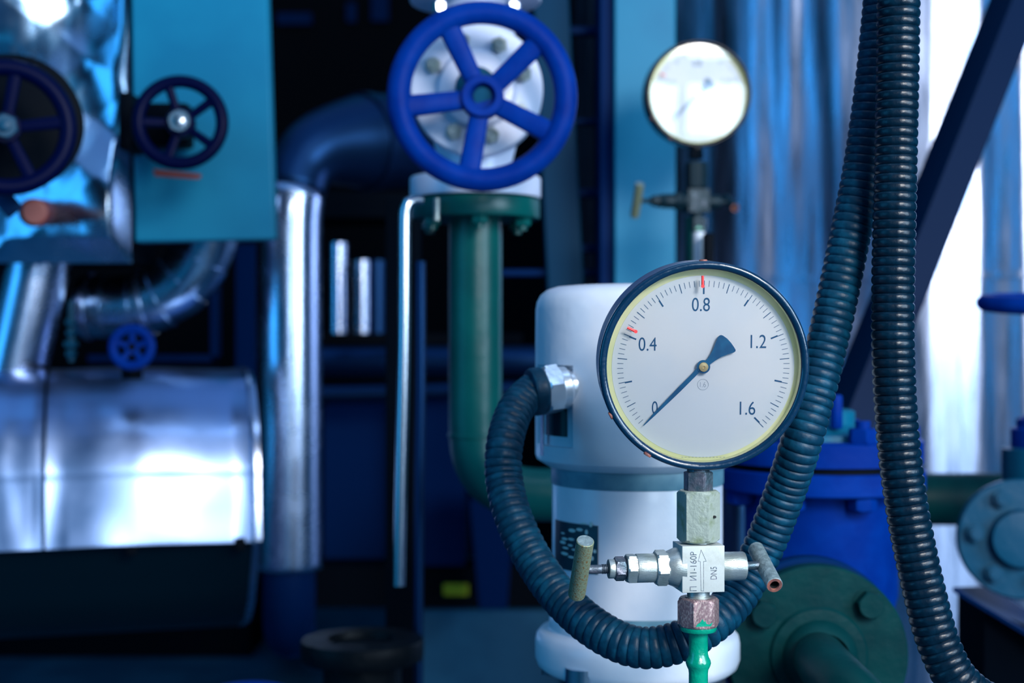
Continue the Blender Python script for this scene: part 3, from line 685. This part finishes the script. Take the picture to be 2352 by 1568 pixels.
# green flange facing the camera
D = 1.47
t = thing('green_flange', 'dark green round bolted flange with bent pipe, lower right behind the hoses', 'flange', P(1882, 1712, D))
c = P(1880, 1506, D)
R = S(207, D)
b = MB(); b.lathe([(R*.97, -.022), (R, -.02), (R, -.0015), (R*.985, 0), (R*.55, .0005), (R*.52, .004), (R*.43, .005)], c, (0, -1, 0), 128); b.build('front_disc', M_greendark, t)
b = MB(); b.lathe([(R*1.0, -.05), (R*1.015, -.048), (R*1.015, -.03), (R*1.0, -.028), (R*.7, -.028)], c+Vector((-.002, 0, .003)), (0, -1, 0), 128); b.build('rear_disc', M_navy, t, label='dark blue flange disc behind the green one')
for i, (x, y) in enumerate(((1995, 1386), (1752, 1407), (2010, 1640), (1757, 1620))):
    q = P(x, y, D); b = MB(); b.lathe([(.0165, 0), (.0165, .0015)], q, (0, -1, 0), 32); b.hexn(q+Vector((0, -.001, 0)), q+Vector((0, -.014, 0)), .0145, rot=.3+i, ch=.16); b.cyl(q, q+Vector((0, .05, 0)), .008, segs=12); b.build('bolt', M_greendark, t, ang=25)
pts = [P(1884, 1512, 1.48), P(1884, 1514, 1.43), P(1896, 1530, 1.385), P(1935, 1570, 1.345), P(1990, 1625, 1.32), P(2100, 1740, 1.28), P(2200, 1900, 1.28)]
b = MB(); pa = resample(catmull(pts, 10), .006); b.tube(pa, .0265, 40); b.build('bent_pipe', M_greendark, t)
b = MB(); q = P(1882, 1508, D); b.lathe([(.040, 0), (.0385, .008), (.033, .016), (.028, .020)], q, (0, -1, 0), 64, cap=False); b.build('weld_neck', M_greendark, t)
# blue valve rests: pedestal under body
# ================================================================== right edge: gate valve with horizontal wheel, green pipe
simple_tube('horizontal_pipe', [(1960, 1146, 2.3), (2150, 1146, 2.3), (2330, 1146, 2.3), (2600, 1146, 2.3)], S(60, 2.3), M_greendark, 'dark green horizontal pipe at the right edge behind the hoses', 'pipe', segs=40)
t = thing('gate_valve', 'blue grey gate valve cut by the right edge of the picture', 'valve', P(2345, 1400, 2.0))
c = P(2343, 1238, 1.98); b = MB(); ax_ = Vector((-.25, -1, .1)).normalized(); R = S(136, 2.0)
b.lathe([(R*.98, -.05), (R, -.046), (R, -.003), (R*.97, 0), (R*.5, .001), (R*.45, .02), (R*.3, .022)], c, ax_, 96); fd = b.build('flange_disc', M_steelblue, t)
M3 = frame(ax_)
for i in range(6):
    a = 2*PI*i/6+.42; q = c + M3 @ Vector((math.cos(a)*R*.72, math.sin(a)*R*.72, 0)); b = MB(); b.lathe([(.016, 0), (.016, .002)], q, ax_, 24); b.hexn(q, q+ax_*.012, .0125, rot=i); b.cyl(q, q+ax_*.018, .007, segs=12); b.build('bolt', M_steelblue, t, ang=25)
vx = P(2395, 0, 2.05).x; zr = lambda y: P(0, y, 2.05).z
b = MB(); b.lathe([(S(90, 2.05), zr(1120)), (S(90, 2.05), zr(1030)), (S(60, 2.05), zr(1025))], (vx, 2.05, 0), (0, 0, 1), 48); b.build('neck', M_steelblue, t)
b = MB(); b.lathe([(S(68, 2.05), zr(1055)), (S(70, 2.05), zr(1050)), (S(70, 2.05), zr(985)), (S(58, 2.05), zr(980)), (S(58, 2.05), zr(962)), (S(40, 2.05), zr(955)), (S(12, 2.05), zr(950)), (S(12, 2.05), zr(690))], (vx, 2.05, 0), (0, 0, 1), 48); b.build('bonnet', M_blue, t, label='cobalt blue bonnet and stem')
handwheel('handwheel', 'cobalt blue handwheel lying flat, seen edge on at the right edge', P(2395, 697, 2.05), S(147, 2.05), S(22, 2.05), 5, 10, M_blue, S(24, 2.05), axis=(0, -.08, 1), dish=0)
# bracket
t = thing('angle_bracket', 'dark steel plate bracket under the gate valve at the lower right', 'bracket', P(2300, 1568, 1.9))
b = MB(); p0 = P(2188, 1348, 2.0); b.prism([P(2188, 1348, 2.0), P(2275, 1346, 2.15), P(2480, 1478, 2.1), P(2440, 1500, 1.9)], (0, 0, -.006)); b.build('shelf_plate', M_navy, t)
b = MB(); b.prism([P(2262, 1396, 1.99), P(2500, 1500, 1.92), P(2500, 2300, 1.92), P(2258, 2300, 1.99)], (0, .12, 0)); b.build('leg_box', M_navydk, t)

# ================================================================== left: cabinet, foil box, wheels
t = thing('turquoise_cabinet', 'turquoise sheet metal cabinet panel behind the smaller dark handwheel', 'cabinet', P(460, 560, 2.4))
b = MB(); pts = [P(300, -60, 2.38), P(612, -60, 2.38), P(632, 549, 2.3), P(309, 556, 2.3)]; b.prism(pts, (0, .035, 0)); o = b.build('panel', M_cyan, t); md = o.modifiers.new('bevel', 'BEVEL'); md.width = .004; md.segments = 2
b = MB(); b.prism([P(352, 388, 2.318), P(462, 400, 2.318), P(460, 412, 2.318), P(356, 404, 2.318)], (0, .01, 0)); b.build('reddish_label', M_brown, t, label='faint reddish label under the handwheel')  # strip is small reddish lettering on the panel
b = MB(); b.cyl(P(412, 281, 2.33), P(412, 281, 2.12), S(30, 2.2), segs=24); b.box(P(380, 290, 2.27), (S(120, 2.27), .05, S(100, 2.27)), bev=.01); b.box(P(302, 285, 2.27), (S(30, 2.27), .08, S(130, 2.27)), bev=.006); b.build('valve_block', M_navydk, t)
handwheel('handwheel', 'small dark navy handwheel with chromed nut before the turquoise cabinet', P(414, 281, 2.1), S(110, 2.1), S(15, 2.1), 5, 36, M_navywheel, S(34, 2.1), spw=.2, hubm=M_chrome, axis=(.1, -1, .05))
handwheel('handwheel', 'dark navy handwheel half cut off by the left edge', P(12, 292, 1.95), S(158, 1.95), S(20, 1.95), 5, 80, M_navywheel, S(36, 1.95), spw=.2, hubm=M_steelblue, axis=(.32, -1, 0.0))
b = MB(); b.lathe([(S(150, 2.1), 0), (S(155, 2.1), .02), (S(155, 2.1), .05), (S(60, 2.1), .06)], P(40, 290, 2.15), (0.2, -1, 0), 48)
b.cyl(P(30, 290, 2.15), P(14, 290, 2.0), S(26, 2.0), segs=20)
tag(b.build('valve_flange', M_navydk), 'black round flange behind the cut off navy handwheel', 'flange')
# crumpled foil box
def foilrows(x0, x1, y0, y1, d, amp, seed, nx=90, ny=140, xb0=None, xb1=None):
    rnd = random.Random(seed); folds = [(rnd.uniform(-4, 4), rnd.uniform(-3, 3), rnd.random(), rnd.uniform(.3, 1)) for _ in range(6)]
    rows = []
    for i in range(ny+1):
        v = i/ny; row = []
        for j in range(nx+1):
            u = j/nx; hh = 0
            for kx, ky, ph, am in folds: hh += am*abs(((kx*u+ky*v+ph) % 1)-.5)
            hh = hh*.22 + 1.3*noise.noise(Vector((u*1.6+seed, v*2.4, .3)))
            e_ = min(1, min(u, 1-u, v, 1-v)*12)
            xl = x0 + ((xb0 or x0)-x0)*v; xr = x1 + ((xb1 or x1)-x1)*v
            row.append(P(xl+(xr-xl)*u, y0+(y1-y0)*v, d) + Vector((0, -amp*hh*e_, 0)))
        rows.append(row)
    return rows
t = thing('foil_box', 'box wrapped in crumpled shiny foil at the top left', 'insulated box', P(140, 605, 2.5))
b = MB(); b.grid(foilrows(-90, 290, -70, 604, 2.45, .05, 3, xb1=303), False); o = b.build('front_sheet', M_foil, t, ang=180)
b = MB(); b.prism([P(-90, -70, 2.54), P(286, -65, 2.54), P(299, 598, 2.54), P(-90, 598, 2.54)], (0, .2, 0)); b.build('box_body', M_navydk, t)
b = MB(); b.cyl(P(76, 488, 2.2), P(100, 488, 2.42), S(33, 2.2), segs=28, bev=.004); b.cyl(P(78, 488, 2.16), P(76, 488, 2.2), S(24, 2.2), segs=28); tag(b.build('red_brown_cap', M_brown), 'small red brown cap below the cut off handwheel', 'cap')
b = MB(); b.box(P(14, 462, 2.0), (S(70, 2), .004, S(42, 2)), Matrix.Rotation(math.radians(50), 3, 'Y'), bev=.001); tag(b.build('label_tag', M_aludim), 'tilted pale blue tag below the cut off handwheel', 'tag')
# segmented elbow
ep = [P(186, 704, 2.72), P(250, 704, 2.72), P(310, 700, 2.72), P(365, 684, 2.72), P(415, 650, 2.72), P(452, 600, 2.72), P(472, 545, 2.72), P(480, 480, 2.72), P(482, 400, 2.72)]
t = thing('segmented_elbow', 'shiny segmented insulated pipe elbow below the turquoise cabinet', 'pipe', P(186, 770, 2.72))
pa = resample(catmull(ep, 10), .002); per = 26
b = MB(); b.tube(pa, lambda i: S(70, 2.72)*(1+.07*((i % per)/per)), 32); b.build('jacket', M_foil, t, ang=25)
for i in (8, 60, 61):
    q = pa[min(i, len(pa)-2)]; tt = (pa[min(i+1, len(pa)-1)]-q).normalized(); b = MB(); b.cyl(q-tt*.004, q+tt*.004, S(78, 2.72), segs=32); b.build('clamp_band', M_alu, t)
# slanted pipe
simple_tube('insulated_pipe', [(95, 560, 2.6), (78, 640, 2.6), (25, 880, 2.6)], S(74, 2.6), M_alu, 'shiny slanting insulated pipe at the left edge below the foil box', 'pipe', segs=40)
b = MB(); [b.box(P(163, y, 2.62), (S(w_, 2.62), .03, S(14, 2.62)), bev=.004) for y, w_ in ((740, 18), (765, 14), (790, 24), (812, 16))]; b.cyl(P(163, 690, 2.63), P(163, 830, 2.63), S(7, 2.63))
tag(b.build('instrument_fitting', M_steelblue), 'small steel fitting between slanting pipe and segmented elbow', 'fitting')
handwheel('handwheel', 'little blue handwheel above the shiny horizontal drum', P(303, 797, 2.3), S(54, 2.3), S(11, 2.3), 5, 90, M_blue, S(16, 2.3), spw=.28, axis=(.1, -1, .1))
b = MB(); b.cyl(P(303, 797, 2.3), P(303, 797, 2.42), S(9, 2.3), segs=16); b.cyl(P(303, 780, 2.42), P(303, 870, 2.42), S(24, 2.4), segs=20); tag(b.build('valve_neck', M_navydk), 'dark small valve neck behind the little blue handwheel', 'valve')
# rectangular frame behind
t = thing('duct_frame', 'dark rectangular frame behind the segmented elbow', 'frame', P(420, 850, 3.2))
for (x0, x1, y0, y1) in ((200, 500, 815, 832), (482, 500, 590, 832), (540, 590, 560, 900)): pbox('frame_bar', x0, x1, y0, y1, 3.2, .04, M_navy, parent=t)
# drum
D = 2.42; 
t = thing('insulated_drum', 'big horizontal drum clad in shiny aluminium sheet, lower left', 'drum', P(250, 1440, D))
sx = lambda px, dd=D: (px-1176)/F*dd
k = D/F; dc = Vector((0, D+.16, CAMZ-(1150-784)*k))
prf = []
def add(py, depth): prf.append((depth, CAMZ-(py-784)/F*(D+depth)))
for py, dp in ((846, .24), (852, .17), (870, .115), (900, .078), (940, .048), (985, .026), (1030, .012), (1075, .002), (1100, .000), (1110, -.001), (1180, -.009), (1250, -.018), (1256, -.018)): add(py, dp)
prf2 = [(-.012, CAMZ-(1253-784)/F*(D-.012)), (.010, CAMZ-(1268-784)/F*(D+.01)), (.05, CAMZ-(1330-784)/F*(D+.05)), (.10, CAMZ-(1400-784)/F*(D+.1)), (.17, CAMZ-(1440-784)/F*(D+.17)), (.3, CAMZ-(1450-784)/F*(D+.3))]
def sheet(x0, x1, pf, bulge, name, m, seed, sub=10):
    rows = []; P2 = catmull([Vector((0, a_, b_)) for a_, b_ in pf], 5)
    n = 60
    for q in P2:
        row = []
        for j in range(n+1):
            u = j/n; x = x0+(x1-x0)*u; w_ = bulge*(noise.noise(Vector((u*1.5+seed, q.z*2.5, 0)))+.08*noise.noise(Vector((u*5+seed, q.z*10, 2)))) * min(1, min(u, 1-u)*10)
            row.append(Vector((x, D+q.y-w_, q.z+w_*.3)))
        rows.append(row)
    b = MB(); b.grid(rows, False); return b.build(name, m, t, ang=180)
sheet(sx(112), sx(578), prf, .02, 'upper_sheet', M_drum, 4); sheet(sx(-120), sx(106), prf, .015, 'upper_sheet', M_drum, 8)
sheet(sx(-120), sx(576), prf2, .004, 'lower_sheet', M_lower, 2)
b = MB(); outline = [Vector((sx(106), D+a_-.016, b_+.006)) for a_, b_ in prf]; b.prism(outline, (sx(112)-sx(106), 0, 0)); b.build('seam', M_navydk, t)
b = MB(); outline = [Vector((sx(579), D+a_+.003, b_)) for a_, b_ in prf+prf2]; b.prism(outline, (.012, 0, 0)); b.build('end_plate', M_alu, t)
b = MB(); pts = [Vector((sx(578), D+a_-.003, b_)) for a_, b_ in prf]; b.tube(catmull(pts, 4), .004, 10); b.build('edge_bead', M_alu, t)
for px in (300, 545):
    b = MB(); b.box((sx(px), D-.02, P(0, 1253, D+.02).z), (.018, .014, .022), bev=.002); b.build('latch', M_navydk, t)
t.rotation_euler = (0, 0, math.radians(16))
# base under drum
pbox('machine_block', -200, 575, 1330, 1509, 5.4, .8, M_navydk, 'black machine base on the floor below the shiny drum', 'base')

# big insulated vertical pipe with elbow
D = 2.85
pts = [P(1000, 325, 3.1), P(880, 325, 3.02), P(790, 330, 2.95), P(725, 350, 2.9), P(685, 400, 2.87), P(668, 470, D), P(664, 560, D), P(664, 800, D), P(664, 1000, D), P(664, 1304, D)]
pa = resample(catmull(pts, 10), .012); n_ = len(pa)
t = thing('insulated_pipe', 'tall shiny insulated pipe bending right at its top beside the cabinet', 'pipe', P(664, 1440, D))
def rr(i):
    z_ = pa[i].z; x_ = pa[i].x; x0 = P(800, 0, 2.95).x
    tt = max(0, min(1, (P(664, 0, D).x+.02 - x_)/(-.12)))
    return S(75, D) + (S(112, 2.95)-S(75, D))*tt
isp = min(range(n_), key=lambda i: (pa[i]-P(672, 450, D)).length); ra = rr
b = MB(); b.tube(pa[isp:], lambda i: rr(i+isp), 48); b.build('jacket', M_alu, t, ang=180)
b = MB(); b.tube(pa[:isp+1], rr, 48); b.build('elbow_jacket', M_aludim, t, ang=180, label='elbow of the same jacket, coloured dark blue for shade')
i0 = min(range(n_), key=lambda i: abs(pa[i].x-P(842, 0, 3.0).x)); q = pa[i0]; tt = (pa[i0+1]-q).normalized(); b = MB(); b.cyl(q-tt*.012, q+tt*.012, rr(i0)+.004, segs=48); b.build('clamp_band', M_aludim, t)
b = MB(); pts = [P(664, 1300, D), P(664, 1380, D), P(664, 1430, D+.03), P(666, 1450, D+.12), P(668, 1452, D+.4), P(668, 1452, 6.5)]; b.tube(resample(catmull(pts, 8), .02), S(60, D), 32); b.build('bare_pipe', M_navy, t)
# black flanged stub at the bottom
D = 2.0; zz3 = lambda y: P(0, y, D).z; cx = P(832, 0, D).x
b = MB(); b.lathe([(S(90, D), 0), (S(90, D), zz3(1520)), (S(138, D), zz3(1512)), (S(141, D), zz3(1505)), (S(141, D), zz3(1472)), (S(138, D), zz3(1466)), (S(80, D), zz3(1464)), (S(76, D), zz3(1480))], (cx, D+.0, 0), (0, 0, 1), 64)
t = tag(b.build('flanged_stub', mat('black_iron', (5, 10, 16), .5, 0, bump=.2, bscale=40, spec=.15)), 'black iron flanged pipe stub at the bottom edge', 'pipe flange')
# blue wheel at the bottom edge
handwheel('handwheel', 'blue handwheel rim just peeking over the bottom edge', P(560, 1640, 1.9), S(150, 1.9), S(14, 1.9), 5, 10, M_blue, S(24, 1.9), axis=(0, -.25, 1), dish=0)

# ================================================================== far background between pipe and post
simple_tube('far_pipe', [(778, 558, 3.6), (778, 765, 3.6)], S(22, 3.6), M_alu, 'dim upright pipe behind, left one of the short pair', 'pipe', 'short upright pipes')
simple_tube('far_pipe', [(832, 598, 3.5), (832, 770, 3.5)], S(20, 3.5), M_alu, 'bright upright pipe behind, middle of the short ones', 'pipe', 'short upright pipes')
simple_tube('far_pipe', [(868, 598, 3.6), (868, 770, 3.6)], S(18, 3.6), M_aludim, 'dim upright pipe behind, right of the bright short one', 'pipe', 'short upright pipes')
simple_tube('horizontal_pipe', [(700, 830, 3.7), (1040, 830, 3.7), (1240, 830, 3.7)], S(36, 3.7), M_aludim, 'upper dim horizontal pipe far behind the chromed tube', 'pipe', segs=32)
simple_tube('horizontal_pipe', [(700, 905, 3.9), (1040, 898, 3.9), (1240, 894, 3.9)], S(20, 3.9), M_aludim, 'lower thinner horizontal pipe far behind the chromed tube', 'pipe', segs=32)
pbox('black_rail', 690, 1200, 765, 792, 3.4, .05, M_navydk, 'black horizontal rail above the far horizontal pipes', 'rail')
pbox('far_cabinet', 742, 886, 930, 1300, 4.2, .4, M_navy, 'dark blue cabinet far behind the tall insulated pipe', 'cabinet')
pbox('far_locker', 968, 1068, 905, 1300, 4.0, .3, M_navy, 'dark blue locker far behind left of the green pipe', 'locker')
pbox('blue_pedestal', 1078, 1182, 1150, 1400, 3.6, .25, M_navy, 'navy blue pedestal below the green elbow', 'pedestal', x2=1100, x3=1165)
pbox('machine_skid', 700, 1260, 1300, 1396, 4.03, .15, M_navydk, 'black machine skid on the floor far behind', 'skid')
pbox('yellow_tag', 1018, 1076, 1341, 1368, 4.01, .01, M_yellow, 'small yellow tag on the black skid', 'tag')
pbox('upper_duct', 600, 960, 440, 500, 3.9, .3, M_navydk, 'dark duct behind the blue handwheel and pipe elbow', 'duct')
for (x, y, w_, h, d, wd) in ((675, 42, 80, 26, 6.5, 'wide'), (806, 28, 22, 44, 6.5, 'narrow'), (872, 18, 40, 60, 6.5, 'upright')):
    pbox('far_light_box', x-w_/2, x+w_/2, y-h/2, y+h/2, d, .05, M_navy, wd+' dim blue box for a faint light in the dark top centre', 'fitting', 'dim light boxes in the dark')  # blue boxes put in for faint lights far behind
pbox('concrete_plinth', 960, 1290, 1402, 1640, 4.0, 1.0, M_floor, 'low blue grey concrete plinth at the bottom behind the hose', 'plinth', bev=.01, x2=900)

for o in list(COL.objects):
    if '_inv_m' in o: del o['_inv_m']
